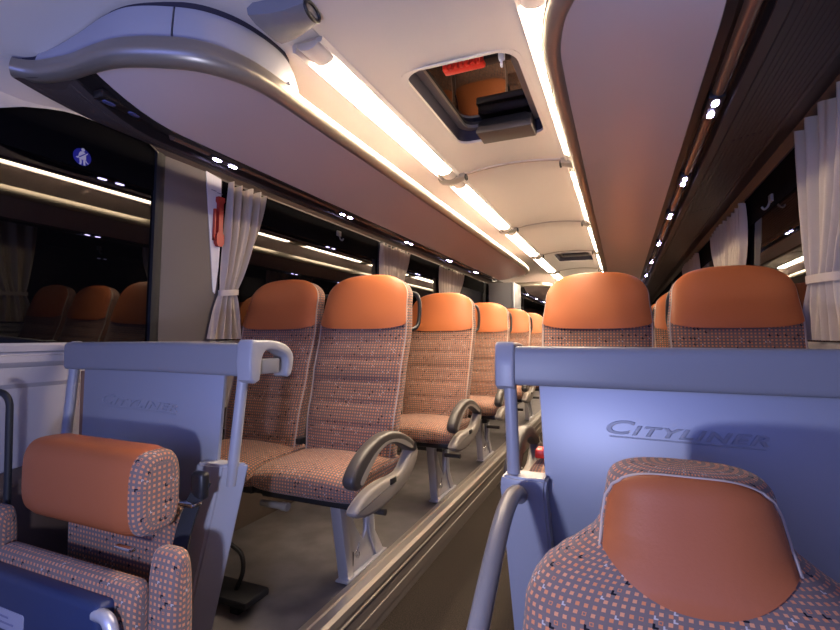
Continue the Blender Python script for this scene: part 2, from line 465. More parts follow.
# ------------------------------------------------------------------ luggage racks
def path_len(p):
    d = [0.]
    for a, c in zip(p, p[1:]): d.append(d[-1]+math.hypot(c[0]-a[0], c[1]-a[1]))
    return d
def normals2(p):
    out = []
    for i in range(len(p)):
        a, c = p[max(i-1, 0)], p[min(i+1, len(p)-1)]
        dx, dy = c[0]-a[0], c[1]-a[1]; l = math.hypot(dx, dy) or 1
        out.append((dy/l, -dx/l))
    return out
ZN, ZS = 1.745, 1.662
def make_rack(s, path, xslot, xnose, ya, yb, label, flap=None, zout=1.705):
    """s side, path of the nose in plan from front wall to rear wall, slot line x"""
    r = thing('luggage_rack', label, 'luggage rack', (s*1.1, (ya+yb)/2, 1.66))
    off = Vector(r.location)
    def P(x, y, z): return (x-off.x, y-off.y, z-off.z)
    zu = lambda x: ZN+(x-xnose)*(ZS-ZN)/(xslot-xnose)
    inner = [(x, y) for x, y in path if abs(x) < abs(xslot)]
    y_a = inner[0][1]; y_b = inner[-1][1]
    # nose rail
    nr = normals2(path); sg = 1 if (nr[len(path)//2][0]*s) < 0 else -1
    d = path_len(path); tot = d[-1]
    b = bmesh.new(); secs = []
    for (x, y), (nx, ny), dd in zip(path, nr, d):
        nx *= sg; ny *= sg
        big = 1.12+.28*math.exp(-((dd-.55)/.28)**2)
        prof = [(-.020, .0), (-.006, -.009), (.010, -.008), (.022, .002), (.026, .012), (.0255, .018), (.022, .026), (.012, .046), (.006, .052), (-.010, .052), (-.020, .04)]
        lift = .0
        if dd < .10: lift = .006*(1-dd/.10)**2; big *= .8+.2*dd/.10
        secs.append([P(x+nx*a*big, y+ny*a*big, ZN-.006+c*big+lift) for a, c in prof])
    add_loft(b, secs, uv=False)
    finish('nose_rail', b, M_['satin'], r, 60)
    # each lengthwise strip starts where the curved nose crosses it
    half = [q for q in path if q[1] < (ya+yb)/2]; half2 = [q for q in path if q[1] >= (ya+yb)/2]
    def ycross(pts, x):
        for (a, c), (d_, e) in zip(pts, pts[1:]):
            if min(abs(a), abs(d_)) <= abs(x) <= max(abs(a), abs(d_)) and abs(a-d_) > 1e-6:
                return c+(e-c)*(abs(x)-abs(a))/(abs(d_)-abs(a))
        far = max(pts, key=lambda q: abs(q[0]))
        near_ = min(pts, key=lambda q: abs(q[0]))
        return far[1] if abs(x) > abs(far[0]) else near_[1]
    yf = lambda x: ycross(half, x)+.004
    yr = lambda x: (ycross(half2, x)-.004) if abs(half2[-1][0]-half2[0][0]) > .1 else yb
    def rise(z, o):
        t_ = min(1, o/.30)
        return z+(ZN-.010-z)*(1-t_)**2
    OF = (0, .025, .06, .10, .15, .20, .25, .30)
    def strips(prof):
        return [[P(x, yf(x)+o, rise(z, o)) for x, z in prof] for o in OF]+[[P(x, yr(x)-o, rise(z, o)) for x, z in prof] for o in OF[::-1]]
    b = bmesh.new()
    cols = [xnose+(xslot-xnose)*(i/30)**1.6 for i in range(31)]
    prof = [(x, zu(x)) for x in cols]+[(x, zu(x)+.012) for x in cols[::-1]]
    add_loft(b, strips(prof), uv=False)
    finish('underside', b, M_['under'], r, 30)
    b = bmesh.new()
    prof = [(xslot-s*.003, ZS+.012), (xslot-s*.003, ZS-.004), (xslot+s*.018, ZS-.007), (xslot+s*.022, ZS+.022), (xslot+s*.085, ZS+.022), (xslot+s*.088, ZS-.010), (xslot+s*.092, ZS-.010), (xslot+s*.092, ZS+.03)]
    add_loft(b, strips(prof), uv=False)
    finish('light_slot', b, M_['slot'], r, 30)
    b = bmesh.new()
    prof = [(xslot+s*(.055+.020*math.cos(a)), ZS+.02-.022*math.sin(a)) for a in [PI*i/8 for i in range(9)]]
    add_loft(b, [[P(x, y, z) for x, z in prof] for y in (yf(xslot)+(.31 if s < 0 else .18), yr(xslot)-.31)], uv=False)
    finish('air_duct', b, M_['duct'], r, 50)
    b = bmesh.new()
    x0 = xslot+s*.090; x1 = s*1.085
    zp = lambda x: ZS-.016+(zout-ZS+.014)*(abs(x)-abs(x0))/(abs(x1)-abs(x0))
    prof = [(x0, ZS+.02), (x0, ZS-.012), (x0+s*.030, zp(x0+s*.03)), (x0+s*.032, zp(x0+s*.03)+.01), (x0+s*.034, zp(x0+s*.03))]
    NR = 11
    for i in range(NR):
        u0 = x0+s*.04+(x1-x0-s*.06)*i/NR; u1 = x0+s*.04+(x1-x0-s*.06)*(i+1)/NR
        e = (u1-u0)
        for q, dz in ((.06, 0), (.90, 0), (.93, .0025), (.99, .0025)): prof.append((u0+e*q, zp(u0+e*q)+dz))
    prof += [(x1-s*.018, zout-.004), (x1-s*.016, zout+.004), (x1-s*.012, zout-.004), (x1, zout-.002), (x1, zout+.012)]
    if s > 0: prof += [(s*1.195, 1.765), (s*1.19, 1.78)]
    add_loft(b, strips(prof), uv=False)
    finish('service_panel', b, M_['service'], r, 25)
    # speaker slits
    if s > 0:
        for y in (1.95, 3.0):
            for i in range(5):
                b = bmesh.new()
                u = (x0+x1)/2+s*(-.04+.02*i)
                add_box(b, (u-off.x-.005, u-off.x+.005), (y-off.y-.012, y-off.y+.012), (zp(u)-off.z-.0015, zp(u)-off.z+.006), .0)
                finish('speaker_slit', b, M_['black'], r)
    if flap:
        fe, fs = flap            # closed bin flap covers the path from its start up to length fe, split at fs
        def top(dd):
            q = ZN+.045
            h = .128
            a = min(1, max(0, dd-.0)/.46); c = min(1, max(0, fe-dd)/.13)
            return q+h*min((1-(1-a)**2.2)**(.8), (1-(1-c)**2.6)**(1/2.6))
        def strip(nm, d0, d1, ins, th, f_lo, f_hi, m):
            b = bmesh.new(); secs = []
            N = 40
            for i in range(N+1):
                dd = d0+(d1-d0)*i/N
                j = max(q for q in range(len(d)) if d[q] <= dd+1e-9); j = min(j, len(path)-2)
                t_ = (dd-d[j])/(d[j+1]-d[j])
                x = path[j][0]+(path[j+1][0]-path[j][0])*t_; y = path[j][1]+(path[j+1][1]-path[j][1])*t_
                nx = (nr[j][0]*(1-t_)+nr[j+1][0]*t_)*sg; ny = (nr[j][1]*(1-t_)+nr[j+1][1]*t_)*sg
                z0, z1 = f_lo(dd), f_hi(dd); sec = []
                K = 8
                for q in range(K+1):
                    v = q/K; ii = ins+.016*v*v
                    sec.append(P(x-nx*ii, y-ny*ii, z0+(z1-z0)*v))
                for q in range(K, -1, -1):
                    v = q/K; ii = ins+.016*v*v+th
                    sec.append(P(x-nx*ii, y-ny*ii, z0+(z1-z0)*v))
                secs.append(sec)
            add_loft(b, secs, uv=False)
            return finish(nm, b, m, r, 40)
        fl = strip('bin_flap', .05, fs-.003, .006, .012, lambda q: ZN+.03, top, M_['flap'])
        f2 = strip('bin_flap', fs+.003, fe, .006, .012, lambda q: ZN+.03, top, M_['flap'])
        strip('seal', .015, fe-.03, .022, .03, lambda q: ZN+.03, lambda q: min(top(q)+.042, 1.965), M_['gasket'])
        # keyhole
        dd = fe-.06; j = max(q for q in range(len(d)) if d[q] <= dd)
        x, y = path[j]
        b = bmesh.new(); add_tube(b, [P(x-.012*sg*nr[j][0]+.004, y, ZN+.075), P(x+.001, y, ZN+.075)], .006, 12)
        finish('lock', b, M_['steel'], f2)
        # pale edge strip that closes the bin at its rear end
        b = bmesh.new()
        y = path[j][1]+.055
        add_prism(b, [(x-off.x-.004, ZN+.04-off.z), (x-off.x-.05, ZN+.12-off.z), (x-off.x-.11, ZN+.165-off.z), (x-off.x-.16, ZN+.165-off.z), (x-off.x-.16, ZN+.04-off.z)], 'y', y-off.y, y+.012-off.y)
        finish('bin_end', b, M_['cove'], r)
    return r

lp = [(-1.085, .770), (-1.055, .800), (-1.009, .822), (-.924, .837), (-.814, .840), (-.724, .852), (-.621, .896), (-.533, .957), (-.475, 1.048), (-.452, 1.15), (-.45, 1.28), (-.45, 1.5)]
lp = smooth_poly(lp, 5, False)
lp = lp+[(-.45, 2.5), (-.45, 4.0), (-.45, 5.2)]+smooth_poly([(-.45, 5.3), (-.46, 5.55), (-.52, 5.85), (-.66, 6.02), (-.85, 6.08), (-1.12, 6.1)], 5, False)
make_rack(-1, lp, -.83, -.45, .75, 6.1, 'long left luggage rack with curved silver nose and grey bin flap above the seats', flap=(.98, .52))
lp2 = smooth_poly([(-1.12, 7.3), (-.85, 7.32), (-.62, 7.4), (-.49, 7.6), (-.45, 7.9)], 5, False)+[(-.45, 10), (-.45, 12.1)]
make_rack(-1, lp2, -.83, -.45, 7.3, 12.1, 'short luggage rack far back on the left, beyond the wall cabinet')
rp = smooth_poly([(1.1, .90), (.85, .90), (.66, .93), (.52, 1.0), (.445, 1.11), (.412, 1.22), (.397, 1.34), (.393, 1.6)], 5, False)+[(.393, 3), (.393, 6), (.393, 12.1)]
make_rack(1, rp, .775, .393, .9, 12.1, 'right luggage rack with wide mauve underside running the whole length', flap=None, zout=1.70)

# reading lights in the slots
def make_light(s, x, y, label, on=True, z=ZS+.0):
    r = thing('reading_light', label, 'reading light', (x, y, z), 'reading lights under the luggage racks')
    b = bmesh.new(); add_box(b, (-.022, .022), (-.075, .075), (-.006, .02), .004)
    finish('housing', b, M_['slot'], r)
    for dy in (-.04, .04):
        b = bmesh.new()
        add_prism(b, [(.009*spow(math.cos(2*PI*i/14),.6), .019*spow(math.sin(2*PI*i/14),.7)+dy) for i in range(14)], 'z', -.0095, -.004, .001, 1)
        finish('lens', b, M_['led'] if on else M_['ledoff'], r)
    return r
for k, y in enumerate([1.385, 2.28, 3.14, 4.02, 4.88]):
    make_light(-1, -.878, y, 'lit white reading light pair on the left rack, %s from the front curtain' % ordw[k])
make_light(-1, -.872, .96, 'unlit reading light at the curved front end of the left rack', False, ZS+.028)
for k, y in enumerate([7.9, 8.8, 9.7]):
    make_light(-1, -.878, y, 'tiny lit reading light far back on the rear left rack, %s from its front' % ordw[k])
for k, y in enumerate([1.63, 2.36, 3.02, 3.9, 4.85, 5.9, 7.0, 8.1]):
    make_light(1, .825, y, 'lit white reading light pair under the right rack, %s from the front' % ordw[k])

# ------------------------------------------------------------------ passenger seats
WB = [(0, .205), (.25, .216), (.5, .222), (.72, .225), (.86, .213), (1, .205)]
SY = [(0, -.165), (.2, -.15), (.45, -.10), (.7, -.045), (1, .015)]
HC = .86
def seat_shape(h, a, grow=0., growy=0., W=1.):
    w = lerp(WB, h)*W
    d1, d2 = lerp([(0, .07), (.3, .062), (.7, .055), (1, .05)], h), .05
    q = 1.
    if h > HC: q = max(0, 1-((h-HC)/(1-HC))**2.6)**(1/2.6)
    w = w*(q if h > HC else 1); dd = q**.7
    n = 3.4
    c, sn = math.cos(a), math.sin(a)
    x = (w+grow*q)*spow(c, 2/n); y = spow(sn, 2/n)
    y = y*((d1 if y < 0 else d2)*dd+growy*q)
    u = x/max(w, 1e-4)
    if sn < 0 and h < .70: y += .016*max(0, 1-u*u)*math.sin(PI*min(1, h/.7))
    if sn < -.3:
        for hc in (.10, .21, .32, .43, .54, .63): y += .006*math.exp(-((h-hc)/.008)**2)*max(0, 1-u**4)
    return Vector((x, lerp(SY, h)+y, .43+.815*h))
HS = [i/62*.86 for i in range(63)]+[.86+.14*math.sin(PI/2*i/12) for i in range(1, 13)]
AN = [PI/2+2*PI*i/56 for i in range(56)]
def make_seat(arm, s, label, cat='seat', group=None):
    """arm: aisle seat with armrest, leg and frame; s = direction (+1 / -1) of its aisle side"""
    r = thing('coach_seat', label, cat, (0, 0, 0), group)
    b = bmesh.new()
    add_loft(b, [[seat_shape(h, a) for a in AN] for h in HS])
    back = finish('backrest', b, M_['fabric'], r, 60)
    # leather headrest over the upper front
    b = bmesh.new(); secs = []
    N, K = 26, 22
    for k in range(-1, K+1):
        row = []
        for i in range(-1, N+2):
            t_ = min(max(i/N, 0), 1); a = PI+.42+(PI-.84)*t_
            u = 2*t_-1
            hl = .70+.028*u*u
            kk = min(max(k/K, 0), 1)
            h = hl+(.9995-hl)*math.sin(PI/2*kk)
            edge = (i < 0 or i > N or k < 0)
            g = -.003 if edge else .0065
            p = seat_shape(h, a, g*.6, g)
            p.z += (h-.7)/.3*.006
            row.append(p)
        secs.append(row)
    add_loft(b, secs, closed=False, cap=False)
    finish('headrest', b, M_['leather'], r, 70)
    # piping along the front edge, its pale tone painting the lamplit rim
    for a in (PI+.36, 2*PI-.36):
        b = bmesh.new()
        add_tube(b, [seat_shape(h, a, .001, .002) for h in HS[3:-3]], .0035, 6)
        finish('lit_piping', b, M_['lit_piping'], back, 60)
    # seat cushion
    b = bmesh.new(); secs = []
    for i in range(25):
        t_ = -PI/2+PI*i/24
        x = .224*spow(math.sin(t_), .55); q = max(.02, spow(math.cos(t_), .22))
        sec = []
        for k in range(44):
            a = 2*PI*k/44+PI/2
            yy = -.295+.215*spow(math.cos(a), .5)*(.9+.1*q); zz = .055*spow(math.sin(a), .55)*q
            if yy < -.40 and zz > 0: zz -= .010*((-.40-yy)/.11)**2
            sec.append((x, yy, .435+zz+.012*math.cos(x/.224*PI/2)*(1 if zz > 0 else 0)))
        secs.append(sec)
    add_loft(b, secs)
    finish('cushion', b, M_['fabric'], r, 60)
    # under frame
    b = bmesh.new()
    add_box(b, (-.21, .21), (-.46, -.12), (.362, .39), .006)
    fx = (-.235, .10) if s > 0 else (-.10, .235)
    if not arm: fx = (-.245, .20) if s > 0 else (-.20, .245)
    add_box(b, fx, (-.30, -.20), (.30, .365), .01)
    finish('under_frame', b, M_['black'], r)
    # black grab handle behind the backrest
    b = bmesh.new()
    hp = [(s*.15, .04, 1.16), (s*.19, .078, 1.165), (s*.208, .085, 1.13), (s*.213, .075, 1.06), (s*.210, .05, 1.01), (s*.19, .0, .995)]
    add_tube(b, smooth_poly(hp, 5, False), .009, 10)
    finish('grab_handle', b, M_['black'], r)
    # belt buckle
    if arm and s < 0:
        b = bmesh.new(); add_tube(b, smooth_poly([(-.205, -.17, .47), (-.20, -.24, .515), (-.19, -.31, .52)], 4, False), .008, 8)
        st = finish('belt_stalk', b, M_['webbing'], r)
        b = bmesh.new(); add_box(b, (-.208, -.172), (-.375, -.305), (.508, .540), .005)
        finish('buckle', b, M_['red'], st)
    b = bmesh.new(); add_tube(b, smooth_poly([(-s*.228, -.11, .40), (-s*.228, -.14, .47), (-s*.226, -.18, .51)], 4, False), .007, 8)
    st = finish('belt_stalk', b, M_['webbing'], r)
    b = bmesh.new(); add_box(b, (-s*.226-.013, -s*.226+.013), (-.225, -.17), (.505, .53), .004)
    finish('buckle', b, M_['black'], st)
    if arm:
        # leg on the edge of the platform
        b = bmesh.new()
        web = [(-.35, .38), (-.262, .38), (-.240, .28), (-.190, .185), (-.135, .12), (-.112, .15), (-.105, .25), (-.105, .38), (-.055, .38), (-.055, .22), (-.045, .12), (.0, .06), (.03, .012), (-.26, .012)]
        X = s*.04
        add_prism(b, web, 'x', X-.007, X+.007, .003)
        add_prism(b, [(-.355, .385), (-.305, .385), (-.232, .012), (-.275, .012)], 'x', X-.024, X+.024, .006)
        add_prism(b, smooth_poly([(-.105, .385), (-.058, .385), (-.058, .22), (-.045, .125), (.0, .065), (.035, .012), (-.03, .012), (-.075, .09), (-.098, .14)], 1), 'x', X-.016, X+.016, .004)
        add_box(b, (X-.028, X+.028), (-.29, .045), (.0075, .016), .002)
        leg = finish('leg', b, M_['steel'], r, 35)
        # small embossed mark on the leg plate
        b = bmesh.new()
        xx = X+s*.008
        mk = [((-.218, .045), (-.215, .10)), ((-.205, .088), (-.185, .093)), ((-.185, .093), (-.168, .118)), ((-.203, .085), (-.198, .07)), ((-.182, .075), (-.178, .060)), ((-.170, .082), (-.165, .064))]
        for (a, c), (d, e) in mk: add_tube(b, [(xx, a, c), (xx, d, e)], .0022, 6)
        finish('emblem', b, M_['chrome'], leg)
        # armrest: arched pad and lower shell
        pad = [(-.600, .512), (-.548, .566), (-.454, .606), (-.351, .620), (-.236, .600), (-.125, .548), (-.090, .515), (-.105, .500), (-.158, .514), (-.26, .560), (-.345, .574), (-.410, .562), (-.465, .530), (-.53, .478), (-.575, .476)]
        b = bmesh.new()
        x0, x1 = sorted((s*.232, s*.278))
        add_prism(b, smooth_poly(pad, 3), 'x', x0, x1, .012, 3)
        ar = finish('armrest', b, M_['arm_dark'], r, 50)
        sh = [(-.071, .508), (-.085, .450), (-.165, .398), (-.285, .368), (-.402, .358), (-.505, .366), (-.568, .392), (-.550, .418), (-.473, .446), (-.373, .452), (-.267, .446), (-.20, .460), (-.13, .515)]
        b = bmesh.new()
        x0, x1 = sorted((s*.226, s*.272))
        add_prism(b, smooth_poly(sh, 3), 'x', x0, x1, .015, 3)
        finish('armrest_shell', b, M_['arm_light'], r, 50)
        b = bmesh.new(); add_box(b, tuple(sorted((s*.27, s*.276))), (-.33, -.285), (.425, .447), .003)
        finish('recline_button', b, M_['black'], ar)
        b = bmesh.new(); add_tube(b, [(s*.279, -.118, .527), (s*.274, -.118, .527)], .012, 12)
        finish('pivot_cap', b, M_['black'], ar)
        # inner trim strip on the pad
        b = bmesh.new()
        inner = [(-.555, .500), (-.50, .545), (-.43, .578), (-.35, .592), (-.24, .575), (-.15, .534), (-.16, .524), (-.27, .568), (-.345, .582), (-.42, .568), (-.48, .530), (-.535, .488)]
        add_prism(b, smooth_poly(inner, 3), 'x', *sorted((s*.2785, s*.2795)), 0)
        finish('side_inlay', b, M_['arm_light'], ar, 50)
        # recliner tube below the cushion
        b = bmesh.new(); add_tube(b, [(-s*.225, -.44, .33), (-s*.13, -.44, .33)], .013, 12)
        add_tube(b, [(-s*.128, -.44, .33), (-s*.10, -.44, .33)], .016, 12)
        finish('recliner_tube', b, M_['arm_light'], r)
        b = bmesh.new(); add_tube(b, [(s*.06, -.15, .25), (s*.16, -.15, .25)], .013, 12)
        finish('foot_peg', b, M_['arm_dark'], r)
    return r

LROW = [1.89+.97*k for k in range(5)]
RROW = [2.2+.98*k for k in range(5)]
pa = make_seat(True, 1, ''); pw = make_seat(False, 1, '')
qa = make_seat(True, -1, ''); qw = make_seat(False, -1, '')
rown = ['front row', 'second row', 'third row', 'fourth row', 'fifth row']
for k, y in enumerate(LROW):
    a = pa if k == 0 else copy_tree(pa); a.location = (-.50, y, 0)
    a['label'] = 'orange-topped aisle seat with armrest in the %s left of the aisle' % rown[k]; a['group'] = 'passenger seats left of the aisle'
    w = pw if k == 0 else copy_tree(pw); w.location = (-.966, y, 0)
    w['label'] = 'orange-topped window seat beside the left windows in the %s' % rown[k]; w['group'] = 'passenger seats left of the aisle'
for k, y in enumerate(RROW):
    a = qa if k == 0 else copy_tree(qa); a.location = (.457, y, 0)
    a['label'] = 'orange-topped aisle seat right of the aisle in the %s behind the metal partition' % rown[k]; a['group'] = 'passenger seats right of the aisle'
    w = qw if k == 0 else copy_tree(qw); w.location = (.955, y, 0)
    w['label'] = 'orange-topped window seat beside the right windows in the %s' % rown[k]; w['group'] = 'passenger seats right of the aisle'

# ------------------------------------------------------------------ lettering
def text_mesh(body, size, shear, extrude, small=True):
    c = bpy.data.curves.new('lettering', 'FONT'); c.body = body; c.size = size; c.shear = shear; c.extrude = extrude
    c.bevel_depth = size*.02; c.space_character = 1.12
    if small:
        c.small_caps_scale = .68
        for i in range(1, len(body)): c.body_format[i].use_small_caps = True
    o = bpy.data.objects.new('tmp_text', c); COL.objects.link(o)
    dg = bpy.context.evaluated_depsgraph_get(); dg.update()
    me = bpy.data.meshes.new_from_object(o.evaluated_get(dg))
    bpy.data.objects.remove(o); bpy.data.curves.remove(c)
    return me
def lettering(parent, x0, x1, y, z, tilt=0., rz=0.):
    me = text_mesh('Cityliner', .06, .32, .0016)
    bm = bmesh.new(); bm.from_mesh(me); bpy.data.meshes.remove(me)
    xs_ = [v.co.x for v in bm.verts]; a, c = min(xs_), max(xs_)
    k = (x1-x0)/(c-a)
    for v in bm.verts:
        v.co.x = (v.co.x-a)*k; v.co.y *= .74
    W = x1-x0
    add_box(bm, (W*.02, W*.98), (-.009, -.006), (-.0016, .0016), .0004, 1)
    bmesh.ops.transform(bm, matrix=Matrix.Rotation(PI/2, 4, 'X'), verts=bm.verts)
    o = finish('lettering', bm, M_['brushed'], parent, 35)
    o.location = (x0, y, z); o.rotation_euler = (tilt, math.radians(rz), 0)
    return o
M_['chrome2'] = mat('embossed_metal', (.40, .43, .52), .30, metal=.85)

# ------------------------------------------------------------------ partitions
def hook(s, x0, x1):
    """grip that turns back from the aisle end of the rail (profile in y,z)"""
    b = bmesh.new()
    prof = [(-.028, -.090), (-.028, .010), (.0, .018), (.06, .017), (.115, .006), (.148, -.020), (.152, -.05), (.14, -.088), (.118, -.088), (.124, -.05), (.112, -.026), (.075, -.012), (.04, -.010), (.022, -.02), (.012, -.05), (.008, -.093)]
    add_prism(b, smooth_poly(prof, 2), 'x', *sorted((x0, x1)), .007, 3)
    return b
def rail_mesh(x0, x1, h, d, sag=0.):
    b = bmesh.new(); secs = []
    N = 20
    for i in range(N+1):
        u = i/N; x = x0+(x1-x0)*u
        dz = sag*(4*u*(1-u)); sec = []
        for k in range(24):
            a = 2*PI*k/24
            sec.append((x, d*spow(math.cos(a), .45), dz+h*spow(math.sin(a), .35)))
        secs.append(sec)
    add_loft(b, secs, uv=False)
    return b
# left partition
pl = thing('partition', 'grey partition panel with rail and grip behind the folding crew seat, left', 'partition', (-.79, 1.0, 0))
X = lambda x: x+.79
finish('rail', rail_mesh(X(-1.19), X(-.375), .046, .022, .004), M_['grey'], pl, 50).location = (0, .02, .902)
g = finish('grip', hook(1, X(-.415), X(-.362)), M_['greylight'], pl, 50); g.location = (0, .02, .94)
b = bmesh.new(); add_box(b, (X(-.405), X(-.372)), (.03, .12), (.862, .905), .005); finish('latch_block', b, M_['grey'], g).location = (0, -.02, -.94)
b = bmesh.new(); add_box(b, (X(-1.18), X(-1.148)), (.0, .045), (.855, .952), .012); finish('rail_end', b, M_['greylight'], pl)
tube('pole', [(X(-.415), .02, .87), (X(-.435), .0, .56)], .0155, M_['greylight'], pl)
tube('pole', [(X(-1.165), .02, .88), (X(-1.185), -.03, .15)], .0155, M_['greylight'], pl)
b = bmesh.new()
pts = [(X(-1.10), .865), (X(-.478), .865), (X(-.505), .55), (X(-.53), .1), (X(-1.12), .1)]
add_prism(b, pts, 'y', .012, .024, .002)
pn = finish('panel', b, M_['brushed2'] if 'brushed2' in M_ else M_['brushed'], pl)
lettering(pn, X(-1.01), X(-.66), .0115, .752, 0, 1.2)
b = bmesh.new()      # edge strip of brown lining seen beside the left pole
add_box(b, (X(-1.15), X(-1.115)), (.03, .04), (.1, .85), .001); finish('edge_strip', b, mat('brown_edge', (.28, .15, .08), .6), pl)
b = bmesh.new()
bt = [(X(-.535), -.03), (X(-.447), -.02), (X(-.395), .03), (X(-.535), .03)]
def skew(z, dx, dy): return [(x+dx, y+dy, z) for x, y in bt]
add_loft(b, [skew(.0, -.085, -.09), skew(.30, -.04, -.05), skew(.618, 0, 0)], uv=False)
bmesh.ops.bevel(b, geom=[e for e in b.edges], offset=.006, segments=2, affect='EDGES')
ps = finish('post_cover', b, M_['greylight'], pl, 30)
b = bmesh.new(); add_box(b, (X(-.472), X(-.468)), (-.030, -.020), (.06, .60), 0); o = finish('seam', b, M_['gasket'], ps); o.rotation_euler = (0, 0, 0)
bpy.data.objects.remove(o)
b = bmesh.new(); add_tube(b, [(X(-.60), .02, .10), (X(-.50), .06, .075)], .012, 10); finish('foot_bar', b, M_['steel'], pl)
b = bmesh.new(); add_tube(b, [(X(-.50), .06, .075), (X(-.475), .07, .069)], .0125, 10); finish('foot_bar_cap', b, M_['black'], pl)

# right partition
pr_ = thing('partition', 'brushed metal partition with raised lettering behind the driver seat', 'partition', (.66, 1.2, 0))
X = lambda x: x-.66
finish('rail', rail_mesh(X(.285), X(1.20), .049, .022, .0), M_['grey'], pr_, 50).location = (0, .0, .895)
g = finish('grip', hook(1, X(.262), X(.312)), M_['greylight'], pr_, 50); g.location = (0, 0, .935)
tube('pole', [(X(.295), .0, .86), (X(.305), .0, .55)], .0165, M_['greylight'], pr_)
b = bmesh.new()
add_prism(b, [(X(.365), .86), (X(1.21), .86), (X(1.21), .02), (X(.405), .02), (X(.385), .5)], 'y', .012, .026, .002)
pn = finish('panel', b, M_['brushed'], pr_)
lettering(pn, X(.522), X(.842), .0115, .741, 0, .7)
b = bmesh.new()
bt = [(X(.275), -.035), (X(.345), -.045), (X(.385), -.035), (X(.385), .03), (X(.275), .03)]
add_loft(b, [skew(-.2, .06, .03), skew(.25, .03, .01), skew(.60, 0, 0), skew(.625, .004, .004)], uv=False)
bmesh.ops.bevel(b, geom=[e for e in b.edges], offset=.006, segments=2, affect='EDGES')
ps = finish('post_cover', b, M_['greylight'], pr_, 30)

# curved grab rail in front of the right partition
b = bmesh.new()
add_tube(b, smooth_poly([(.325, 1.172, .577), (.328, 1.12, .602), (.33, 1.05, .615), (.33, .98, .603), (.33, .91, .568), (.33, .83, .515), (.33, .74, .45), (.33, .62, .36), (.335, .50, .22), (.34, .44, .0), (.34, .44, -.2)], 5, False), .0185, 16)
tag(finish('grab_rail', b, M_['raildk'], None, 60), 'curved dark grey grab rail arching forward from the right partition post', 'grab rail')

# ------------------------------------------------------------------ driver seat
ds = thing('driver_seat', 'driver seat with broad patterned shoulders and orange head panel', 'seat', (.648, .80, -.2))
def drv(h, a, g=0., gy=0.):
    # h 0..1 from seat to top; shoulders at .62, head section above
    w = lerp([(0, .235), (.30, .245), (.52, .240), (.58, .230), (.635, .213), (.68, .188), (.72, .160), (.76, .137), (.79, .127), (.85, .122), (.90, .117), (1, .112)], h)
    q = 1.
    if h > .90: q = max(0, 1-((h-.90)/.10)**3.2)**(1/3.2)
    w *= q
    d1, d2 = .075*q**.7, lerp([(0, .05), (.6, .05), (.85, .028), (1, .022)], h)*q**.7
    n = 2.9
    c, sn = math.cos(a), math.sin(a)
    x = (w+g*q)*spow(c, 2/n); y = spow(sn, 2/n); y *= (d1 if y < 0 else d2)+gy*q
    u = x/max(w, 1e-4)
    if sn < 0: y += .02*max(0, 1-u*u)*max(0, min(1, (.66-h)/.25))
    yy = lerp([(0, -.10), (.5, .0), (1, .08)], h)
    return Vector((x, yy+y, .52+.448*h*1.0+0*h))
b = bmesh.new()
HD = [i/50*.90 for i in range(51)]+[.90+.10*math.sin(PI/2*i/10) for i in range(1, 11)]
add_loft(b, [[drv(h, a) for a in AN] for h in HD])
dback = finish('backrest', b, M_['fabric'], ds, 60)
def drvx(x, h, gy):
    u = None
    w = abs(drv(h, 0).x); n = 2.9
    u = min(.999, abs(x)/w)
    a = math.acos(min(1, u**(n/2)))
    p = drv(h, -a, 0, gy); p.x = x
    return p
rim = {}
b = bmesh.new(); secs = []
N, K = 30, 26
for k in range(-1, K+2):
    row = []
    for i in range(-1, N+2):
        u = min(max(i/N, 0), 1)*2-1
        hl = .612+.128*abs(u)**2.2
        kk = min(max(k/K, 0), 1); h = hl+(.980-.030*abs(u)**4-hl)*kk
        xm = lerp([(0, .121), (.3, .119), (.6, .115), (.85, .105), (1, .090)], kk)
        g = -.004 if (i < 0 or i > N or k < 0 or k > K) else .006
        if (i in (0, N) and 0 <= k <= K) or (k == K and 0 <= i <= N): rim[(i, k)] = drvx(u*xm*1.03, h, .003)
        row.append(drvx(u*xm, h, g))
    secs.append(row)
add_loft(b, secs, closed=False, cap=False)
finish('head_panel', b, M_['leather2'], ds, 70)
b = bmesh.new()
add_tube(b, [rim[(0, k)] for k in range(K)]+[rim[(i, K)] for i in range(N+1)]+[rim[(N, k)] for k in range(K-1, -1, -1)], .0024, 6)
finish('lit_piping', b, M_['lit_piping'], dback, 60)
b = bmesh.new(); secs = []
for i in range(21):
    t_ = -PI/2+PI*i/20; x = .24*spow(math.sin(t_), .55); q = max(.02, spow(math.cos(t_), .22)); sec = []
    for k in range(36):
        a = 2*PI*k/36+PI/2
        sec.append((x, -.31+.23*spow(math.cos(a), .5), .48+.06*spow(math.sin(a), .55)*q))
    secs.append(sec)
add_loft(b, secs); finish('cushion', b, M_['fabric'], ds, 60)
box('pedestal', (-.17, .17), (-.48, -.1), (0, .43), M_['black'], ds, .02)

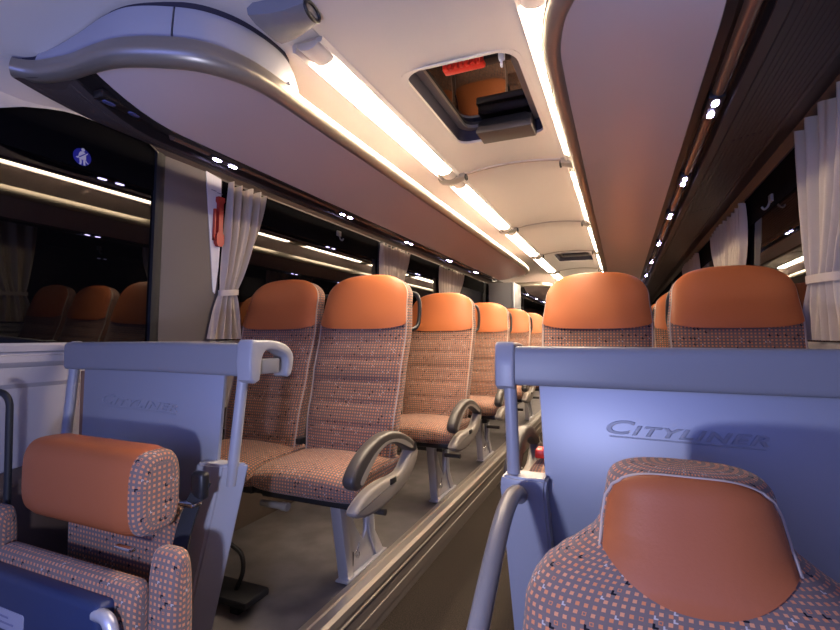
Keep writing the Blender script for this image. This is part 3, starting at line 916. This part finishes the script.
# ------------------------------------------------------------------ folding crew seat
cs = thing('folding_seat', 'folding crew seat with orange roll headrest and tipped-up blue cushion', 'seat', (-.63, .80, -.2))
X = lambda x: x+.63
def rsec(x, y0, y1, z0, z1, q=1., n=.5, K=36):
    cy, cz, hy, hz = (y0+y1)/2, (z0+z1)/2, (y1-y0)/2, (z1-z0)/2
    r = .028*(1-q)
    hy, hz = max(.001, hy-r), max(.001, hz-r)
    return [(x, cy-.80+hy*spow(math.cos(2*PI*k/K+PI/2), n), cz+.2+hz*spow(math.sin(2*PI*k/K+PI/2), n)) for k in range(K)]
def pad(nm, x0, x1, y0, y1, z0, z1, m, parent, n=.5, rnd=.03, N=12, taper=None):
    b = bmesh.new(); secs = []
    ul = sorted({-1+i/N for i in range(2*N+1)}|{sg_*(1-(2*rnd/(x1-x0))*(1-math.sin(PI/2*i/10))) for i in range(11) for sg_ in (-1, 1)})
    for u in ul:
        e = max(0, (abs(u)-(1-2*rnd/(x1-x0)))/(2*rnd/(x1-x0)))
        q = max(.02, (1-min(.9999, e)**2.5)**(1/2.5)) if e > 0 else 1
        secs.append(rsec((x0+x1)/2+u*(x1-x0)/2, y0, y1, z0, z1, q, n))
    add_loft(b, secs)
    return finish(nm, b, m, parent, 55)
hr = pad('head_roll', X(-.86), X(-.42), .715, .835, .515, .705, M_['fabric'], cs, .62, .03, 20)
b = bmesh.new(); K = 40
secs = []
for i in range(13):
    x = X(-.85)+(.40)*i/12
    g = .0 if i in (0, 12) else .005
    sec = []
    for k in range(K):
        a = PI/2-.35+(PI+.75)*k/(K-1)
        sec.append((x, .775-.80+(.060+g)*spow(math.cos(a), .62), .61+.2+(.095+g)*spow(math.sin(a), .62)))
    secs.append(sec)
add_loft(b, secs, closed=False, cap=False)
finish('leather_cover', b, M_['leather2'], hr, 70)
pad('backrest', X(-.86), X(-.46), .825, .885, .16, .56, M_['fabric'], cs, .4, .03)
pad('tipped_cushion', X(-.85), X(-.355), .660, .715, .02, .462, M_['fabric'], cs, .4, .025)
sh = bmesh.new(); add_box(sh, (X(-.87), X(-.405)), (-.80+.625, -.80+.672), (.15, .632), .014, 3)
sho = finish('cushion_shell', sh, M_['blueshell'], cs, 40)
b = bmesh.new(); add_prism(b, rrect(X(-.84), X(-.645), .518, .562, .006, 3), 'y', -.80+.6235, -.80+.6265)
pt = finish('label_plate', b, M_['plate'], sho)
for zz, xa, xb in ((.546, -.80, -.70), (.533, -.82, -.68)):
    finish('print_line', add_box(bmesh.new(), (X(xa), X(xb)), (-.1775, -.1762), (zz-.002, zz+.002)), M_['plateink'], pt)
pd = pad('side_bolster', X(-.375), X(-.29), .70, .765, .12, .520, M_['fabric'], cs, .6, .03)
pd = pad('side_bolster', X(-.965), X(-.880), .675, .735, .20, .535, M_['fabric'], cs, .45, .03)
b = bmesh.new(); add_tube(b, smooth_poly([(X(-.42), -.165, .612), (X(-.375), -.17, .61), (X(-.358), -.17, .55), (X(-.358), -.17, .42)], 5, False), .013, 10)
finish('tilt_lever', b, M_['steel'], cs)
b = bmesh.new()
add_loft(b, [[(X(x)+dx, y-.80+dy, z+.2) for dx, dy in ((-.018, -.008), (.018, .004), (.018, .008), (-.018, -.004))] for x, y, z in smooth_poly([(-.415, .89, .60), (-.42, .875, .575), (-.425, .86, .54), (-.43, .845, .49), (-.43, .83, .42), (-.432, .81, .30), (-.435, .79, .2)], 3, False)], uv=False)
sb = finish('seat_belt', b, M_['webbing'], cs, 50)
b = bmesh.new(); add_box(b, (X(-.455), X(-.402)), (.845-.80, .875-.80), (.552+.2, .562+.2), .004); finish('belt_guide', b, M_['chrome'], sb)
b = bmesh.new(); add_box(b, (X(-.47), X(-.415)), (.70-.80, .712-.80), (.505+.2, .513+.2), .002); finish('belt_tongue', b, M_['chrome'], sb)
b = bmesh.new(); add_box(b, (X(-.445), X(-.40)), (.87-.80, .90-.80), (.56+.2, .63+.2), .012, 3); finish('belt_reel', b, M_['black'], sb)
box('seat_base', (X(-.86), X(-.46)), (-.12, .06), (0, .34), M_['black'], cs, .01)

# black door rail at the left edge
b = bmesh.new()
add_tube(b, smooth_poly([(-1.03, .745, .815), (-1.012, .75, .808), (-1.0, .755, .785), (-.997, .755, .74), (-.993, .755, .55), (-.99, .755, .2), (-.99, .755, -.2)], 5, False), .009, 12)
tag(finish('door_rail', b, M_['rubber'], None, 60), 'black tubular rail standing at the left edge beside the crew seat', 'rail')
b = bmesh.new()
add_prism(b, smooth_poly([(.71, .20), (.74, .46), (.80, .525), (.90, .55), (.98, .53), (1.0, .2), (.98, -.18), (.73, -.18)], 3), 'x', -1.235, -1.10, .01)
tag(finish('side_box', b, mat('brown_box', (.09, .055, .035), .6), None, 50), 'dark brown rounded side box between the crew seat and the left wall', 'box')

# black footrest with strap on the platform below the front row
fr = thing('footrest', 'small black footrest with strap loop on the floor below the left front seats', 'footrest', (-.75, 1.33, 0))
b = bmesh.new(); add_box(b, (-.17, .12), (-.06, .06), (.035, .062), .008); finish('pedal', b, M_['rubber'], fr)
for fx_ in (-.14, .05): finish('foot', add_box(bmesh.new(), (fx_-.02, fx_+.02), (-.04, .04), (0.0, .037), .004), M_['rubber'], fr)
b = bmesh.new(); add_tube(b, smooth_poly([(.02, 0, .06), (.05, 0, .13), (.04, 0, .19), (-.02, 0, .22), (-.06, 0, .26)], 5, False), .008, 8); finish('strap', b, M_['rubber'], fr)

# ------------------------------------------------------------------ curtains
def make_curtain(s, yt, zt, tie, zb, yb, label, folds=7, flip=False):
    """yt (y0,y1) at the top, tie (z, y0, y1), yb (y0,y1) at the bottom"""
    xw = wx(zt)
    r = thing('curtain', label, 'curtain', (s*(wx(zb)-.03), (yb[0]+yb[1])/2, zb), 'beige window curtains')
    off = Vector(r.location)
    b = bmesh.new(); NU, NV = 90, 44
    secs = []
    for j in range(NV+1):
        z = zt+(zb-zt)*j/NV
        tz, ta, tb = tie
        if z > tz:
            k = (zt-z)/(zt-tz); k2 = k**1.7
            y0 = yt[0]+(ta-yt[0])*k2; y1 = yt[1]+(tb-yt[1])*k2
        else:
            k = (tz-z)/max(1e-3, tz-zb); k2 = k**.75
            y0 = ta+(yb[0]-ta)*k2; y1 = tb+(yb[1]-tb)*k2
        near = math.exp(-((z-tz)/.06)**2)
        amp = .018*(1-.5*near)
        row = []
        for i in range(NU+1):
            u = i/NU
            uu = u+.018*math.sin(9*u+3*z)
            x = .026+amp*math.sin(2*PI*folds*uu+.8*math.sin(4*z))+.006*math.sin(2*PI*folds*2.3*u+z*7)+.008*near*math.sin(PI*u)
            zz = z
            if j == 0: zz += .008*math.sin(2*PI*folds*u)
            row.append((s*(wx(z)-x)-off.x, y0+(y1-y0)*u-off.y, zz-off.z))
        secs.append(row)
    add_loft(b, secs, closed=False, cap=False)
    finish('cloth', b, M_['curtain'], r, 75)
    tz, ta, tb = tie
    b = bmesh.new()
    ring = []
    for i in range(33):
        a = 2*PI*i/32
        ring.append(((ta+tb)/2+(tb-ta)*.56*math.cos(a), (.030+.032*math.sin(a))))
    secs = [[(s*(wx(tz+dz)-x-dx*0)-off.x, y-off.y, tz+dz+.012*(y-(ta+tb)/2)/(tb-ta)-off.z) for y, x in ring] for dz in (-.014, -.008, .008, .014) for dx in (0,)]
    add_loft(b, secs, closed=False, cap=False, uv=False)
    finish('tie_band', b, M_['dkcurtain'], r, 60)
    return r
make_curtain(-1, (1.705, 1.95), 1.715, (1.18, 1.672, 1.775), .955, (1.61, 1.83), 'tied beige curtain on the left pillar beside the red hammer', 4)
make_curtain(-1, (3.28, 3.80), 1.705, (1.15, 3.35, 3.50), .955, (3.3, 3.6), 'beige curtain between left windows above the second seat row', 7)
make_curtain(-1, (4.6, 5.35), 1.70, (1.15, 4.7, 4.85), .955, (4.65, 4.95), 'beige curtain at the left windows above the fourth seat row', 8)
make_curtain(1, (1.62, 2.17), 1.725, (1.165, 1.87, 2.12), .955, (1.80, 2.19), 'large tied pale curtain at the right edge beside the front window seat', 4.5)
make_curtain(1, (3.05, 4.0), 1.70, (1.12, 3.3, 3.6), .955, (3.2, 3.7), 'beige curtain beside the right windows behind the front row', 9)
make_curtain(1, (4.75, 5.7), 1.70, (1.12, 4.9, 5.1), .955, (4.8, 5.2), 'beige curtain far down the right windows above the third row', 8)

# emergency hammer on a pale plate hanging at the left pillar
eh = thing('emergency_hammer', 'red emergency hammer on a pale instruction plate by the left curtain', 'hammer', (-(wx(1.5)-.012), 1.64, 1.45))
def EP(y, z, d=0.): return (-(wx(z)-.006-d)-eh.location.x, y-1.53, z-1.45)
b = bmesh.new()
q = [(1.472, 1.735), (1.562, 1.722), (1.572, 1.50), (1.566, 1.30), (1.550, 1.17), (1.538, 1.18)]
vs = [b.verts.new(EP(y, z, d)) for d in (0, .004) for y, z in q]
b.faces.new(vs[:6]); b.faces.new(vs[6:])
for i in range(6): b.faces.new((vs[i], vs[(i+1) % 6], vs[6+(i+1) % 6], vs[6+i]))
finish('plate', b, M_['paper'], eh)
b = bmesh.new(); add_loft(b, [[EP(1.550+dy, z, .006+dx) for dy, dx in ((-w, 0), (-w, .02), (w, .02), (w, 0))] for z, w in ((1.395, .012), (1.41, .022), (1.45, .022), (1.46, .013), (1.60, .012), (1.61, .02), (1.63, .018))], uv=False)
finish('hammer', b, M_['redshade'], eh, 30)
b = bmesh.new(); add_loft(b, [[EP(1.523+dy, z, .006+dx) for dy, dx in ((-.004, 0), (-.004, .012), (.004, .012), (.004, 0))] for z in (1.42, 1.57)], uv=False)
add_loft(b, [[EP(y, z, .006+dx) for dx, z in ((0, 1.42), (.012, 1.42), (.012, 1.43), (0, 1.43))] for y in (1.519, 1.55)], uv=False)
finish('holder', b, M_['redshade'], eh, 30)
b = bmesh.new()
for z, y0, y1 in ((1.655, 1.505, 1.535), (1.65, 1.54, 1.57)):
    add_loft(b, [[EP(y, z+a, .0042+d) for a, d in ((0, 0), (0, .0006), (.004, .0006), (.004, 0))] for y in (y0, y1)], uv=False)
finish('print_lines', b, M_['plateink'], eh)

# coat hooks hanging at the window tops
def make_hook(s, y, z, label):
    r = thing('coat_hook', label, 'hook', (s*(wx(z)+.012), y, z), 'coat hooks at the window tops')
    b = bmesh.new(); add_box(b, (-s*.014 if s > 0 else 0, 0 if s > 0 else .014), (-.022, .022), (.0, .035), .003); finish('plate', b, M_['arm_light'], r)
    b = bmesh.new(); add_tube(b, smooth_poly([(-s*.012, 0, .005), (-s*.02, 0, -.02), (-s*.035, 0, -.032), (-s*.045, 0, -.02)], 4, False), .005, 8); finish('hook', b, M_['arm_light'], r)
make_hook(-1, 2.72, 1.655, 'small coat hook hanging at the top of the left second window')
make_hook(1, 2.66, 1.60, 'small coat hook hanging at the top of the right window')

# seat belt sticker on the foremost left window
zc, yc = 1.615, 1.052
st = thing('sticker', 'round blue sticker with white belted figure on the foremost left window', 'sticker', (-(wx(zc)+.0075), yc, zc))
tl = math.atan(.085/.78)
st.rotation_euler = (PI/2, 0, PI/2); st.scale = (.85, .85, 1)
b = bmesh.new(); add_prism(b, [(.036*math.cos(2*PI*i/40), .036*math.sin(2*PI*i/40)) for i in range(40)], 'z', 0, .0015); dk = finish('disc', b, M_['stblue'], st)
b = bmesh.new()
def blob(pts): add_prism(b, pts, 'z', .0015, .0022)
def cir(x, y, r): return [(x+r*math.cos(2*PI*i/16), y+r*math.sin(2*PI*i/16)) for i in range(16)]
blob(cir(.002, .031, .0072)); blob(smooth_poly([(-.009, .021), (.010, .021), (.015, -.004), (.010, -.012), (-.012, -.010), (-.016, .0)], 2))
blob([(-.012, -.011), (-.004, -.012), (-.002, -.022), (-.004, -.034), (-.012, -.034), (-.010, -.024)]); blob([(.012, -.012), (.004, -.013), (.004, -.022), (.006, -.034), (.013, -.034), (.012, -.022)])
blob([(-.026, -.008), (-.018, -.010), (-.012, -.006), (-.016, -.002), (-.022, -.003)]); blob([(.014, -.010), (.020, -.018), (.026, -.022), (.024, -.025), (.016, -.020), (.012, -.014)])
blob([(.010, .012), (.020, .022), (.022, .020), (.013, .008)])
finish('belted_figure', b, M_['stwhite'], st)
b = bmesh.new(); add_prism(b, [(-.014, -.002), (.012, .019), (.014, .016), (-.012, -.006)], 'z', .0022, .0026); finish('belt_mark', b, M_['stblue'], st)

# cabinet beyond the rack on the left
cb = thing('wall_cabinet', 'pale grey wall cabinet at the far left beyond the last seats', 'cabinet', (-.98, 6.75, 0))
bx = bmesh.new(); add_box(bx, (-.19, .17), (-.25, .25), (1.36, 1.72), .008); bx = finish('cupboard', bx, M_['grey'], cb)
b = bmesh.new(); add_box(b, (.155, .178), (-.265, -.245), (1.36, 1.72), .003); finish('lit_edge', b, M_['stwhite'], bx)  # white strip painted for the light falling on the cabinet edge
b = bmesh.new(); add_box(b, (-.19, .165), (-.24, .24), (0, 1.36), .004); finish('body', b, M_['black'], cb)

# ------------------------------------------------------------------ lights
def light(kind, name, loc, energy, color, size=None, rot=None, radius=None, size_y=None):
    l = bpy.data.lights.new(name, kind); l.energy = energy; l.color = color
    if size: l.size = size
    if size_y: l.shape = 'RECTANGLE'; l.size_y = size_y
    if radius is not None: l.shadow_soft_size = radius
    o = bpy.data.objects.new(name, l); COL.objects.link(o); o.location = loc
    if rot: o.rotation_euler = rot
    return o
light('POINT', 'front_lamp', (.14, .04, .73), 34.0, (.60, .65, 1.), radius=.025)
light('AREA', 'windscreen_light', (0, -1.5, 1.3), 27., (.22, .29, 1.), 2.0, (PI/2, 0, 0), size_y=1.1)
w = bpy.data.worlds.new('night'); S.world = w; w.use_nodes = True
w.node_tree.nodes['Background'].inputs[0].default_value = (.10, .12, .35, 1)
w.node_tree.nodes['Background'].inputs[1].default_value = .05

S.view_settings.view_transform = 'Standard'; S.view_settings.look = 'None'
S.view_settings.exposure = 0.; S.view_settings.gamma = 1.; S.view_settings.use_curve_mapping = False
S.cycles.use_denoising = True
S.cycles.max_bounces = 8
S.cycles.sample_clamp_indirect = 20.
